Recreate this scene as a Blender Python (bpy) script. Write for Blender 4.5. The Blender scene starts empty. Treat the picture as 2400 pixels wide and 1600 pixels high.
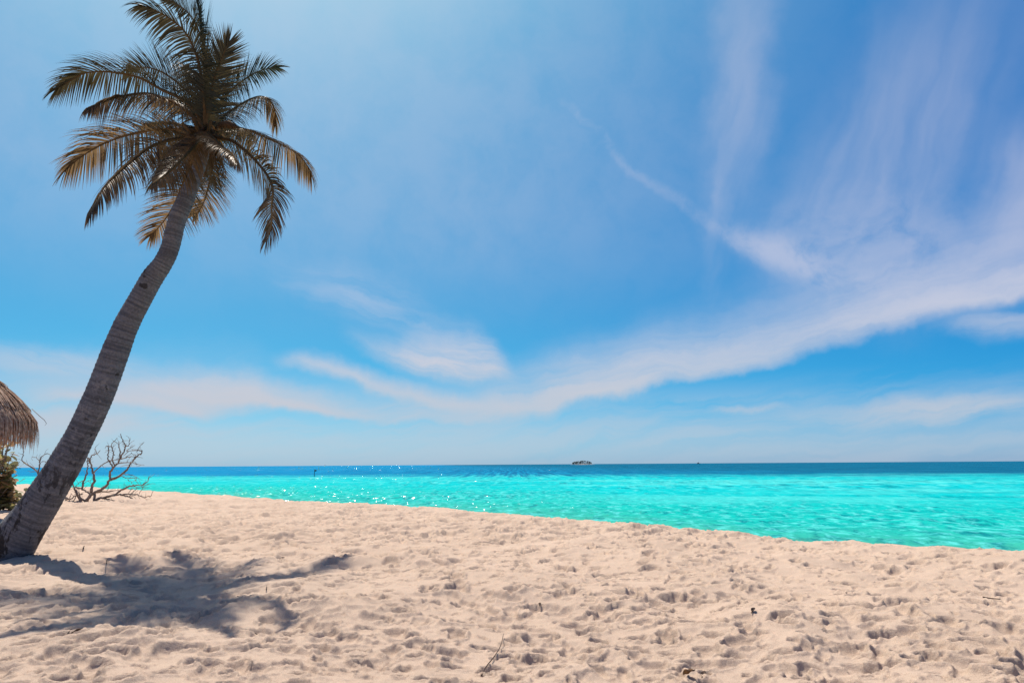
import bpy, math, random
import numpy as np
from mathutils import Vector, Matrix

random.seed(7)
rng = np.random.default_rng(11)
sc = bpy.context.scene
COL = sc.collection

# ------------------------------------------------------------------ camera
CAM_H = 1.5
LENS = 24.0
F = 1600.0 * LENS / 24.0            # focal length in pixels of a 2400 px wide picture
PITCH = math.radians(10.2)
ROLL = math.radians(0.37)
cam_data = bpy.data.cameras.new("camera")
cam = bpy.data.objects.new("camera", cam_data)
COL.objects.link(cam)
sc.camera = cam
cam_data.lens = LENS
cam_data.sensor_width = 36.0
cam_data.clip_start = 0.05
cam_data.clip_end = 60000.0
fwd = Vector((0, math.cos(PITCH), math.sin(PITCH)))
right = Vector((1, 0, 0))
up = right.cross(fwd)
right2 = right * math.cos(ROLL) - up * math.sin(ROLL)
up2 = up * math.cos(ROLL) + right * math.sin(ROLL)
rot = Matrix((right2, up2, -fwd)).transposed()
cam.matrix_world = Matrix.Translation((0, 0, CAM_H)) @ rot.to_4x4()


def ray(px, py):
    """direction of a photograph point (2400 x 1600)"""
    d = right2 * ((px - 1200) / F) + up2 * ((800 - py) / F) + fwd
    return d.normalized()


def at(px, py, Y):
    d = ray(px, py)
    return Vector((0, 0, CAM_H)) + d * (Y / d.y)


def on_plane(px, py, z=0.0):
    d = ray(px, py)
    return Vector((0, 0, CAM_H)) + d * ((z - CAM_H) / d.z)


def azel(px, py):
    d = ray(px, py)
    return math.degrees(math.atan2(d.x, d.y)), math.degrees(math.asin(d.z))


# ------------------------------------------------------------------ light settings
SUN_AZ, SUN_EL = math.radians(-28), math.radians(62)
SUN_STRENGTH = 5.0
SKY_STRENGTH = 0.0707
sc.view_settings.view_transform = 'Standard'
sc.view_settings.look = 'None'
sc.view_settings.exposure = 0.5
sc.view_settings.gamma = 1.0
sc.view_settings.use_curve_mapping = False


# ------------------------------------------------------------------ node helper
class NB:
    def __init__(self, tree):
        self.t = tree

    def node(self, typ, **kw):
        n = self.t.nodes.new(typ)
        for k, v in kw.items():
            setattr(n, k, v)
        return n

    def link(self, a, b):
        if isinstance(a, S):
            a = a.s
        if isinstance(a, (int, float)):
            b.default_value = a
        elif isinstance(a, (tuple, list)):
            if b.type == 'RGBA' and len(a) == 3:
                a = tuple(a) + (1,)
            b.default_value = a
        else:
            self.t.links.new(a, b)

    def math(self, op, a, b=None, c=None, clamp=False):
        n = self.node('ShaderNodeMath', operation=op, use_clamp=clamp)
        self.link(a, n.inputs[0])
        if b is not None:
            self.link(b, n.inputs[1])
        if c is not None:
            self.link(c, n.inputs[2])
        return S(self, n.outputs[0])

    def smooth(self, x, lo, hi, a=0.0, b=1.0):
        n = self.node('ShaderNodeMapRange', interpolation_type='SMOOTHSTEP')
        self.link(x, n.inputs[0])
        self.link(lo, n.inputs[1]); self.link(hi, n.inputs[2])
        self.link(a, n.inputs[3]); self.link(b, n.inputs[4])
        return S(self, n.outputs[0])

    def comb(self, x, y, z=0.0):
        n = self.node('ShaderNodeCombineXYZ')
        for i, v in enumerate((x, y, z)):
            self.link(v, n.inputs[i])
        return S(self, n.outputs[0])

    def noise(self, vec, scale, detail=4, rough=0.55, dist=0.0, out=0):
        n = self.node('ShaderNodeTexNoise')
        self.link(vec, n.inputs['Vector'])
        n.inputs['Scale'].default_value = scale
        n.inputs['Detail'].default_value = detail
        n.inputs['Roughness'].default_value = rough
        n.inputs['Distortion'].default_value = dist
        return S(self, n.outputs[out])

    def mix(self, f, a, b, blend='MIX'):
        n = self.node('ShaderNodeMix', data_type='RGBA', blend_type=blend)
        self.link(f, n.inputs[0]); self.link(a, n.inputs[6]); self.link(b, n.inputs[7])
        return S(self, n.outputs[2])

    def ramp(self, f, stops):
        n = self.node('ShaderNodeValToRGB')
        r = n.color_ramp
        while len(r.elements) < len(stops):
            r.elements.new(0.5)
        for e, (p, c) in zip(r.elements, stops):
            e.position = p
            e.color = tuple(c) + (1,) if len(c) == 3 else c
        self.link(f, n.inputs[0])
        return S(self, n.outputs[0])

    def curve(self, x, pts):
        n = self.node('ShaderNodeFloatCurve')
        c = n.mapping.curves[0]
        while len(c.points) < len(pts):
            c.points.new(0.5, 0.5)
        for p, (a, b) in zip(c.points, pts):
            p.location = (a, b)
            p.handle_type = 'AUTO_CLAMPED'
        n.mapping.update()
        self.link(x, n.inputs['Value'])
        return S(self, n.outputs[0])

    def bump(self, h, strength, dist, normal=None):
        n = self.node('ShaderNodeBump')
        self.link(h, n.inputs['Height'])
        n.inputs['Strength'].default_value = strength
        n.inputs['Distance'].default_value = dist
        if normal is not None:
            self.link(normal, n.inputs['Normal'])
        return S(self, n.outputs[0])

    def attr(self, name):
        n = self.node('ShaderNodeAttribute', attribute_name=name)
        return S(self, n.outputs['Fac'])


class S:
    def __init__(self, nb, s):
        self.nb, self.s = nb, s

    def __add__(self, o): return self.nb.math('ADD', self, o)
    def __radd__(self, o): return self.nb.math('ADD', o, self)
    def __sub__(self, o): return self.nb.math('SUBTRACT', self, o)
    def __rsub__(self, o): return self.nb.math('SUBTRACT', o, self)
    def __mul__(self, o): return self.nb.math('MULTIPLY', self, o)
    def __rmul__(self, o): return self.nb.math('MULTIPLY', o, self)
    def __truediv__(self, o): return self.nb.math('DIVIDE', self, o)


# ------------------------------------------------------------------ sky
world = bpy.data.worlds.new("World")
sc.world = world
world.use_nodes = True
wt = world.node_tree
nb = NB(wt)
bg = wt.nodes['Background']
sky = nb.node('ShaderNodeTexSky', sky_type='NISHITA')
sky.sun_disc = False
sky.sun_elevation = SUN_EL
sky.sun_rotation = SUN_AZ
sky.altitude = 0
sky.air_density = 0.25
sky.dust_density = 1.5
sky.ozone_density = 4.0
# the photograph's colour grade, one curve per channel
ssep = nb.node('ShaderNodeSeparateColor')
nb.link(S(nb, sky.outputs[0]), ssep.inputs[0])
scomb = nb.node('ShaderNodeCombineColor')
for k_, (pw, gain) in enumerate(((2.2, 2.70), (0.95, 1.60), (0.46, 1.17))):
    ch = nb.math('POWER', S(nb, ssep.outputs[k_]) * 0.1, pw) * (gain * 10)
    nb.link(ch, scomb.inputs[k_])
sky_col = S(nb, scomb.outputs[0])

tc = nb.node('ShaderNodeTexCoord')
sep = nb.node('ShaderNodeSeparateXYZ')
wt.links.new(tc.outputs['Generated'], sep.inputs[0])
dx, dy, dz = (S(nb, sep.outputs[i]) for i in range(3))
AZ = nb.math('ARCTAN2', dx, dy) * 57.29578
EL = nb.math('ARCSINE', dz) * 57.29578
base_vec = nb.comb(AZ, EL, 0.0)
wx = nb.noise(base_vec, 0.09, 5, 0.55)
wy = nb.noise(nb.comb(AZ + 71.3, EL + 13.7, 2.0), 0.09, 5, 0.55)
wx2 = nb.noise(base_vec, 0.45, 4, 0.6)
wy2 = nb.noise(nb.comb(AZ + 31.3, EL + 53.7, 2.0), 0.45, 4, 0.6)
A = AZ + (wx - 0.5) * 7.0 + (wx2 - 0.5) * 0.9
E_ = EL + (wy - 0.5) * 4.0 + (wy2 - 0.5) * 0.9


def streak(angle_deg, along, across, detail=6, rough=0.6, warp=True):
    A, E_ = (globals()['A'], globals()['E_']) if warp else (AZ + (wx - 0.5) * 5, EL + (wy - 0.5) * 3)
    c, s = math.cos(math.radians(angle_deg)), math.sin(math.radians(angle_deg))
    u = A * c + E_ * s
    v = E_ * c - A * s
    return nb.noise(nb.comb(u * along, v * across, angle_deg), 1.0, detail, rough)


st_h = streak(8, 0.05, 0.42)
st_l = streak(-12, 0.06, 0.45)
st_v = streak(68, 0.03, 0.20, 4, 0.5, False)
st_p = streak(-14, 0.10, 0.75, 7, 0.65)
fluff = nb.noise(nb.comb(A, E_, 5.0), 0.22, 7, 0.62)


def to_disp(p):
    return azel(p[0] * 2400 / 2352, p[1] * 2400 / 2352)


def band(lower, upper, soft_lo, soft_up):
    """cloud between two curves, each a list of sky points"""
    def cv(pts):
        q = sorted(to_disp(p) for p in pts)
        return nb.curve((A + 80) / 160, [((a + 80) / 160, e / 60) for a, e in q]) * 60
    lo = cv(lower)
    hi = cv(upper)
    return nb.smooth(E_ - lo, -soft_lo * 0.35, soft_lo) * nb.smooth(hi - E_, -soft_up * 0.3, soft_up)


def wisp(p1, p2, width, strength, tex, t0=0.3, t1=0.75, power=1.0):
    a1, e1 = to_disp(p1)
    a2, e2 = to_disp(p2)
    ca, ce = (a1 + a2) / 2, (e1 + e2) / 2
    L = math.hypot(a2 - a1, e2 - e1) / 2 * 1.35
    W = width / 1568 * 57.3
    ux, uy = (a2 - a1), (e2 - e1)
    n = math.hypot(ux, uy)
    ux, uy = ux / n, uy / n
    u = (A - ca) * (ux / L) + (E_ - ce) * (uy / L)
    v = (A - ca) * (-uy / W) + (E_ - ce) * (ux / W)
    d = nb.math('SQRT', u * u + v * v)
    m = nb.smooth(d, 1.0, 0.1)
    return m * nb.smooth(tex, t0, t1) * strength


dens = []
# long swoosh sweeping up to the right
main = band([(-300, 900), (100, 935), (450, 952), (800, 966), (1100, 973), (1350, 940), (1600, 873), (1850, 817), (2100, 757), (2352, 688), (2700, 590)],
            [(-300, 800), (100, 815), (450, 800), (800, 880), (1100, 860), (1350, 775), (1600, 720), (1850, 640), (2100, 560), (2352, 480), (2700, 380)],
            0.9, 6.5)
right_fade = nb.smooth(AZ, -20, 3, 0.75, 1.0)
dens.append(main * nb.smooth(st_h, 0.22, 0.62, 0.45, 1.0) * right_fade * nb.smooth(AZ, 4, 30, 1.0, 0.80) * 0.98)
core = band([(700, 962), (900, 968), (1100, 973), (1350, 940), (1600, 873), (1850, 817), (2100, 757), (2352, 688), (2700, 590)],
            [(700, 940), (900, 930), (1100, 880), (1350, 810), (1600, 760), (1850, 720), (2100, 665), (2352, 600), (2700, 500)], 0.9, 3.2)
dens.append(core * nb.smooth(st_h, 0.25, 0.6, 0.4, 1.0) * nb.smooth(AZ, 4, 30, 1.0, 0.75) * 0.5)


def window(x0, x1, soft):
    a0, a1 = to_disp((x0, 900))[0], to_disp((x1, 900))[0]
    return nb.smooth(A, a0 - soft, a0 + soft) * nb.smooth(A, a1 + soft, a1 - soft)


puff = band([(780, 782), (875, 826), (1000, 868), (1140, 884), (1200, 886)], [(780, 772), (900, 768), (1000, 728), (1090, 748), (1150, 800), (1200, 872)], 1.2, 4.2)
dens.append(puff * window(790, 1180, 1.6) * nb.smooth(st_p, 0.30, 0.58, 0.6, 1.0) * nb.smooth(fluff, 0.2, 0.5, 0.75, 1.0))
dens.append(wisp((640, 610), (1050, 760), 90, 0.35, st_l, 0.3, 0.7))
s1 = band([(300, 900), (540, 934), (717, 957), (938, 970), (1158, 973)], [(300, 842), (487, 834), (629, 868), (805, 917), (938, 945), (1158, 955)], 0.6, 2.0)
dens.append(s1 * window(300, 1150, 3.0) * nb.smooth(st_l, 0.3, 0.55, 0.7, 1.0) * 1.0)
s2 = band([(640, 850), (699, 860), (893, 906), (1070, 945), (1202, 965)], [(640, 815), (699, 815), (893, 855), (1070, 898), (1202, 925)], 0.9, 1.6)
dens.append(s2 * window(660, 1180, 2.0) * nb.smooth(st_l, 0.3, 0.55, 0.7, 1.0) * 0.95)
s3 = band([(120, 930), (300, 935), (460, 962), (540, 950)], [(120, 880), (300, 868), (460, 900), (540, 925)], 0.7, 1.6)
dens.append(s3 * window(60, 520, 2.0) * nb.smooth(st_l, 0.3, 0.55, 0.7, 1.0) * 0.95)
dens.append(wisp((-100, 830), (330, 850), 50, 0.55, st_l, 0.3, 0.55))
dens.append(wisp((-200, 955), (520, 985), 40, 0.7, st_h, 0.25, 0.55))
# plumes
dens.append(wisp((1730, -200), (1650, 620), 100, 0.30, st_v, 0.25, 0.62))
dens.append(wisp((1665, 380), (1630, 760), 45, 0.22, st_v, 0.25, 0.62))
dens.append(wisp((2300, -100), (1800, 700), 230, 0.33, st_v, 0.25, 0.65))
dens.append(wisp((2420, 240), (2320, 620), 120, 0.42, st_v, 0.25, 0.6))
dens.append(wisp((1640, 515), (1980, 650), 70, 0.42, fluff, 0.3, 0.62))
dens.append(wisp((1750, 540), (2300, 640), 210, 0.30, fluff, 0.25, 0.6))
dens.append(wisp((1290, 225), (1490, 440), 18, 0.17, fluff, 0.3, 0.6))
dens.append(wisp((1430, 390), (1700, 560), 24, 0.14, fluff, 0.3, 0.6))
# low bank at the right
dens.append(wisp((1850, 945), (2560, 905), 42, 0.75, st_h, 0.2, 0.55))
dens.append(wisp((1640, 940), (1800, 925), 14, 0.5, st_h, 0.2, 0.55))
dens.append(wisp((2150, 745), (2520, 720), 45, 0.5, st_h, 0.25, 0.6))
# thin veil just above the horizon, all the way round
veil = nb.smooth(EL, 6.2, 0.8) * nb.smooth(st_h, 0.2, 0.65, 0.55, 0.95)
dens.append(veil * 0.66)
low = nb.smooth(EL, 7.5, 4.0) * nb.smooth(EL, 0.8, 3.0) * nb.smooth(st_h, 0.38, 0.62)
dens.append(low * 0.28)
# milky high veil, thinning towards the right
milk = nb.smooth(EL, 7, 22) * nb.smooth(AZ, 34, -6, 0.25, 1.0) * nb.smooth(fluff, 0.2, 0.7, 0.6, 1.0)
dens.append(milk * 0.26)
halo = nb.smooth(EL, 16, 40) * nb.smooth(nb.math('ABSOLUTE', AZ + 22), 26, 2)
dens.append(halo * 0.17)
# the same high cirrus carries on outside the view
far = nb.smooth(nb.math('ABSOLUTE', AZ), 46, 75) * nb.smooth(EL, 70, 40) * nb.smooth(EL, 2, 8)
dens.append(far * nb.smooth(st_h, 0.45, 0.8) * 0.6)

keep = None
for d in dens:
    q = 1.0 - d
    keep = q if keep is None else keep * q
cloud = 1.0 - keep
tintc = nb.mix(nb.smooth(EL, 3, 16), (5.5, 5.9, 6.7), (7.0, 6.8, 7.8))
final = nb.mix(cloud, sky_col, tintc)
nb.link(final, bg.inputs['Color'])
bg.inputs['Strength'].default_value = SKY_STRENGTH

# ------------------------------------------------------------------ sun
sun_dir = Vector((math.sin(SUN_AZ) * math.cos(SUN_EL), math.cos(SUN_AZ) * math.cos(SUN_EL), math.sin(SUN_EL)))
sl = bpy.data.lights.new("sun", 'SUN')
sl.energy = SUN_STRENGTH
sl.angle = math.radians(0.53)
sl.color = (1.0, 0.91, 0.79)
so = bpy.data.objects.new("sun", sl)
COL.objects.link(so)
so.rotation_euler = sun_dir.to_track_quat('Z', 'Y').to_euler()
so.location = (-20, 20, 40)


# ------------------------------------------------------------------ object helpers
def tag(o, label=None, cat=None, group=None, kind=None):
    for k, v in (('label', label), ('category', cat), ('group', group), ('kind', kind)):
        if v:
            o[k] = v
    return o


def empty(name, loc, label, cat, group=None):
    o = bpy.data.objects.new(name, None)
    COL.objects.link(o)
    o.location = loc
    o.empty_display_size = 0.2
    return tag(o, label, cat, group)


def np_mesh(name, co, faces, smooth=True):
    """co (n,3), faces (m,k) integer array"""
    me = bpy.data.meshes.new(name)
    co = np.asarray(co, dtype=np.float32)
    faces = np.asarray(faces, dtype=np.int32)
    k = faces.shape[1]
    me.vertices.add(len(co))
    me.vertices.foreach_set('co', co.ravel())
    me.loops.add(faces.size)
    me.loops.foreach_set('vertex_index', faces.ravel())
    me.polygons.add(len(faces))
    me.polygons.foreach_set('loop_start', np.arange(0, faces.size, k, dtype=np.int32))
    me.polygons.foreach_set('loop_total', np.full(len(faces), k, dtype=np.int32))
    me.polygons.foreach_set('use_smooth', np.full(len(faces), smooth, dtype=bool))
    me.update(calc_edges=True)
    return me


class MB:
    def __init__(self):
        self.v, self.f, self.a, self.tn = [], [], [], []

    def add(self, verts, faces, val=0.0, tone=0.0):
        o = len(self.v)
        self.v += [tuple(p) for p in verts]
        self.f += [tuple(i + o for i in f) for f in faces]
        if isinstance(val, (int, float)):
            val = [val] * len(verts)
        self.a += list(val)
        self.tn += [tone] * len(verts)

    def tube(self, pts, radii, n=6, val=None, caps=True):
        pts = [Vector(p) for p in pts]
        vs, vals = [], []
        ref = None
        for i, p in enumerate(pts):
            t = (pts[min(i + 1, len(pts) - 1)] - pts[max(i - 1, 0)]).normalized()
            if ref is None:
                ref = t.cross(Vector((0.3, 0.9, 0.2)))
                if ref.length < 0.1:
                    ref = t.cross(Vector((1, 0, 0)))
            ref = (ref - t * ref.dot(t)).normalized()
            b = t.cross(ref)
            for k in range(n):
                a = 2 * math.pi * k / n
                vs.append(p + (ref * math.cos(a) + b * math.sin(a)) * radii[i])
                vals.append(0.0 if val is None else val[i])
        fs = []
        for i in range(len(pts) - 1):
            for k in range(n):
                k2 = (k + 1) % n
                fs.append((i * n + k, i * n + k2, (i + 1) * n + k2, (i + 1) * n + k))
        if caps:
            fs.append(tuple(range(n))[::-1])
            fs.append(tuple((len(pts) - 1) * n + k for k in range(n)))
        self.add(vs, fs, vals)

    def build(self, name, mat, parent=None, smooth=True, mesh_only=False):
        me = bpy.data.meshes.new(name)
        me.from_pydata(self.v, [], self.f)
        me.polygons.foreach_set('use_smooth', [smooth] * len(me.polygons))
        at_ = me.attributes.new('val', 'FLOAT', 'POINT')
        at_.data.foreach_set('value', self.a)
        at2_ = me.attributes.new('tone', 'FLOAT', 'POINT')
        at2_.data.foreach_set('value', self.tn if len(self.tn) == len(self.v) else [0.0] * len(self.v))
        me.materials.append(mat)
        me.update()
        if mesh_only:
            return me
        return link(name, me, parent)


def link(name, me, parent=None):
    o = bpy.data.objects.new(name, me)
    COL.objects.link(o)
    if parent is not None:
        o.parent = parent
        org = parent
        off = Vector((0, 0, 0))
        while org is not None:
            off += org.location
            org = org.parent
        # meshes are written in world coordinates; shift them into the parent's frame
        o.matrix_parent_inverse = Matrix.Identity(4)
        o.location = -off if parent.parent is None and parent.type == 'EMPTY' else (0, 0, 0)
    return o


def catmull(pts, n):
    P = [Vector(p) for p in pts]
    P = [P[0] * 2 - P[1]] + P + [P[-1] * 2 - P[-2]]
    seg = len(P) - 3
    out = []
    for i in range(n):
        u = i / (n - 1) * seg
        k = min(int(u), seg - 1)
        t = u - k
        a, b, c, d = P[k:k + 4]
        out.append(0.5 * ((2 * b) + (c - a) * t + (2 * a - 5 * b + 4 * c - d) * t * t + (3 * b - a - 3 * c + d) * t ** 3))
    # resample to equal arc length
    ln = [0.0]
    for i in range(1, n):
        ln.append(ln[-1] + (out[i] - out[i - 1]).length)
    res = []
    tot = ln[-1]
    xs = np.linspace(0, tot, n)
    arr = np.array([tuple(p) for p in out])
    for j in range(3):
        res.append(np.interp(xs, ln, arr[:, j]))
    return [Vector(p) for p in zip(*res)], tot


# ------------------------------------------------------------------ materials
def new_mat(name):
    m = bpy.data.materials.new(name)
    m.use_nodes = True
    n = NB(m.node_tree)
    return m, n, m.node_tree.nodes['Principled BSDF'], m.node_tree.nodes['Material Output']


def obj_coord(n):
    t = n.node('ShaderNodeTexCoord')
    return S(n, t.outputs['Object'])


def mat_sand():
    m, n, p, out = new_mat("sand")
    co = obj_coord(n)
    a = n.noise(co, 0.6, 4, 0.5)
    b = n.noise(co, 9.0, 4, 0.6)
    g = n.noise(co, 130.0, 3, 0.7)
    c = n.mix(n.smooth(a, 0.3, 0.7), (0.398, 0.309, 0.240), (0.442, 0.345, 0.270))
    c = n.mix(n.smooth(b, 0.35, 0.75) * 0.35, c, (0.43, 0.34, 0.275))
    c = n.mix(n.smooth(g, 0.50, 0.68) * 0.6, c, (0.26, 0.18, 0.135))
    c = n.mix(n.smooth(g, 0.47, 0.30) * 0.6, c, (0.64, 0.50, 0.39))
    n.link(c, p.inputs['Base Color'])
    p.inputs['Roughness'].default_value = 0.95
    p.inputs['Specular IOR Level'].default_value = 0.1
    f1 = n.noise(co, 42.0, 5, 0.65)
    f2 = n.noise(co, 95.0, 4, 0.75)
    bb = n.bump(f1, 0.9, 0.009)
    bb = n.bump(f2, 0.9, 0.009, bb)
    n.link(bb, p.inputs['Normal'])
    return m


def mat_sea():
    m, n, p, out = new_mat("sea_water")
    co = obj_coord(n)
    sep = n.node('ShaderNodeSeparateXYZ')
    n.link(co, sep.inputs[0])
    x, y = S(n, sep.outputs[0]), S(n, sep.outputs[1])
    d = n.attr('shore')                    # metres beyond the water's edge
    w1 = n.noise(n.comb(x * 0.02, y * 0.05, 0), 1.0, 5, 0.6)
    reef = n.attr('reef') + (w1 - 0.5) * 70.0   # metres beyond the reef edge
    shallow = n.ramp(d / 40.0, [(0.0, (0.12, 0.27, 0.18)), (0.08, (0.03, 0.30, 0.235)), (0.22, (0.004, 0.335, 0.295)), (0.6, (0.0, 0.365, 0.37)), (1.0, (0.0, 0.365, 0.39))])
    # ripple noise for facets and painted wave shading, stretched in depth farther off
    mid_t = n.smooth(d, 8.0, 45.0)
    far_t = n.smooth(d, 60.0, 190.0)

    def layered(seed, k, det, rough, out_=0):
        a_ = n.noise(n.comb(x * 2.0 * k, y * 1.2 * k, seed), 1.0, det, rough, 0.3, out_)
        b_ = n.noise(n.comb(x * 0.8 * k, y * 0.24 * k, seed + 5), 1.0, det, rough, 0.3, out_)
        c_ = n.noise(n.comb(x * 0.42 * k, y * 0.035 * k, seed + 9), 1.0, det, rough, 0.3, out_)
        if out_ == 0:
            ab = a_ + (b_ - a_) * mid_t
            return ab + (c_ - ab) * far_t
        return n.mix(far_t, n.mix(mid_t, a_, b_), c_)
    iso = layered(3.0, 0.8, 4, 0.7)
    iso2 = layered(41.0, 1.0, 4, 0.7)
    broad = n.noise(n.comb(x * 0.05, y * 0.035, 3.0), 1.0, 4, 0.6)
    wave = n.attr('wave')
    dark = n.math('MAXIMUM', n.smooth(iso + (broad - 0.5) * 0.30, 0.50, 0.66) * 0.72, n.smooth(wave, -0.02, -0.10) * 0.4)  # wave shading and sheen painted into the colour as dark, then light streaks
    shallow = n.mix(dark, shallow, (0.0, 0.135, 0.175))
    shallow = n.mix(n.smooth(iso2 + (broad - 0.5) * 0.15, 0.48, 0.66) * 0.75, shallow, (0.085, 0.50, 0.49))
    spk = n.noise(n.comb(x * 1.1, y * 0.02, 23.0), 1.0, 3, 0.7)  # speckle for sun glints painted as light flecks in the deep colour
    # sun glitter painted into the deep colour: lighter left, darker right
    off_glitter = n.smooth(x + y * 0.1, -70.0, 130.0)
    pale = n.noise(n.comb(x * 0.022 + 3.0, y * 0.06, 31.0), 1.0, 4, 0.6)
    shallow = n.mix(n.smooth(pale, 0.48, 0.64) * n.smooth(d, 6.0, 25.0) * 0.45, shallow, (0.075, 0.47, 0.45))
    deep = n.mix(n.smooth(spk, 0.42, 0.58), n.mix(off_glitter, (0.0, 0.20, 0.38), (0.0, 0.115, 0.21)), n.mix(off_glitter, (0.0, 0.115, 0.26), (0.0, 0.055, 0.115)))
    deep = n.mix(n.smooth(iso2, 0.54, 0.68) * 0.5, deep, n.mix(off_glitter, (0.06, 0.30, 0.48), (0.01, 0.15, 0.28)))
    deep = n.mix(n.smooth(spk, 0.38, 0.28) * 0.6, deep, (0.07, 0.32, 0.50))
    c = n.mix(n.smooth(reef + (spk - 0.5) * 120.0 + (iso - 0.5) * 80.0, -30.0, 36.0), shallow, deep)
    fv = layered(77.0, 1.5, 3, 0.75, 1)
    sv = n.node('ShaderNodeSeparateColor')
    n.link(fv, sv.inputs[0])
    nx = S(n, sv.outputs[0]) - 0.5
    ny = S(n, sv.outputs[1]) - 0.5
    geo = n.node('ShaderNodeNewGeometry')

    def facet(kx, ky):
        vm = n.node('ShaderNodeVectorMath', operation='ADD')
        n.link(n.comb(nx * kx, ny * ky, 0.0), vm.inputs[0])
        m.node_tree.links.new(geo.outputs['Normal'], vm.inputs[1])
        vn = n.node('ShaderNodeVectorMath', operation='NORMALIZE')
        m.node_tree.links.new(vm.outputs[0], vn.inputs[0])
        return S(n, vn.outputs[0])
    bd = facet(1.2, 2.2)
    b = facet(1.65, 3.0)
    df = n.node('ShaderNodeBsdfDiffuse')
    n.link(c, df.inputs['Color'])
    n.link(bd, df.inputs['Normal'])
    gl = n.node('ShaderNodeBsdfGlossy')
    gl.inputs['Roughness'].default_value = 0.13
    n.link(b, gl.inputs['Normal'])
    fr = n.node('ShaderNodeFresnel')
    fr.inputs['IOR'].default_value = 1.33
    n.link(bd, fr.inputs['Normal'])
    # a choppy surface never mirrors as strongly as a flat one seen edge-on
    fac = n.math('MINIMUM', S(n, fr.outputs[0]) * 0.4 + 0.01, 0.06)
    mx = n.node('ShaderNodeMixShader')
    n.link(fac, mx.inputs[0])
    m.node_tree.links.new(df.outputs[0], mx.inputs[1])
    m.node_tree.links.new(gl.outputs[0], mx.inputs[2])
    m.node_tree.links.new(mx.outputs[0], out.inputs['Surface'])
    m.node_tree.nodes.remove(p)
    return m


def mat_trunk():
    m, n, p, out = new_mat("palm_bark")
    co = obj_coord(n)
    v = n.attr('val')                        # metres along the trunk
    ring = n.noise(n.comb(v * 19.0, n.noise(co, 2.0, 3) * 1.5, 0), 1.0, 3, 0.6)
    cs = n.node('ShaderNodeSeparateXYZ')
    n.link(co, cs.inputs[0])
    blot = n.noise(n.comb(S(n, cs.outputs[0]), S(n, cs.outputs[1]), S(n, cs.outputs[2]) * 0.45), 4.2, 6, 0.66, 0.4)
    fine = n.noise(co, 28.0, 5, 0.65)
    mid = n.noise(co, 9.0, 6, 0.7, 0.3)
    c = n.mix(n.smooth(ring, 0.35, 0.65), (0.088, 0.092, 0.104), (0.175, 0.178, 0.192))
    c = n.mix(n.smooth(fine, 0.35, 0.75) * 0.6, c, (0.055, 0.05, 0.05))
    low = n.smooth(v, 4.6, 2.6)
    c = n.mix(n.smooth(v, 4.4, 3.6) * n.smooth(v, 1.2, 2.4) * n.smooth(mid, 0.54, 0.62) * 0.65, c, (0.23, 0.222, 0.225))
    c = n.mix(n.smooth(v, 4.0, 0.8) * n.smooth(blot, 0.50, 0.56) * 0.95, c, (0.022, 0.020, 0.020))
    c = n.mix(n.smooth(n.noise(co, 5.5, 3, 0.5), 0.66, 0.72) * 0.8, c, (0.02, 0.018, 0.018))
    n.link(c, p.inputs['Base Color'])
    p.inputs['Roughness'].default_value = 0.85
    p.inputs['Specular IOR Level'].default_value = 0.2
    bb = n.bump(ring, 0.7, 0.012)
    bb = n.bump(mid, 0.8, 0.03, bb)
    bb = n.bump(fine, 0.8, 0.015, bb)
    n.link(bb, p.inputs['Normal'])
    return m


def mat_leaf(name, c1, c2, trans, tfac, rough=0.4, gloss=0.03, scale=3.0):
    m, n, p, out = new_mat(name)
    lk = m.node_tree.links.new
    co = obj_coord(n)
    a = n.noise(co, scale, 4, 0.6)
    v = n.attr('tone')
    c = n.mix(n.smooth(a, 0.35, 0.65), c1, c2)
    c = n.mix(v * 0.55, c, tuple(x * 0.35 for x in c1))
    df = n.node('ShaderNodeBsdfDiffuse')
    n.link(c, df.inputs['Color'])
    tr = n.node('ShaderNodeBsdfTranslucent')
    tcol = n.mix(n.smooth(n.noise(co, scale * 0.6, 3), 0.35, 0.65), trans, tuple(x * 0.55 for x in trans))
    n.link(tcol, tr.inputs['Color'])
    mx = n.node('ShaderNodeMixShader')
    mx.inputs[0].default_value = tfac
    lk(df.outputs[0], mx.inputs[1])
    lk(tr.outputs[0], mx.inputs[2])
    gl = n.node('ShaderNodeBsdfGlossy')
    gl.inputs['Roughness'].default_value = rough
    mg = n.node('ShaderNodeMixShader')
    mg.inputs[0].default_value = gloss
    lk(mx.outputs[0], mg.inputs[1])
    lk(gl.outputs[0], mg.inputs[2])
    lk(mg.outputs[0], out.inputs['Surface'])
    m.node_tree.nodes.remove(p)
    return m


def mat_plain(name, c1, c2, scale=8.0, rough=0.8, bump=0.0, spec=0.3):
    m, n, p, out = new_mat(name)
    co = obj_coord(n)
    a = n.noise(co, scale, 5, 0.6)
    n.link(n.mix(n.smooth(a, 0.3, 0.7), c1, c2), p.inputs['Base Color'])
    p.inputs['Roughness'].default_value = rough
    p.inputs['Specular IOR Level'].default_value = spec
    if bump:
        n.link(n.bump(a, 0.6, bump), p.inputs['Normal'])
    return m


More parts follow.
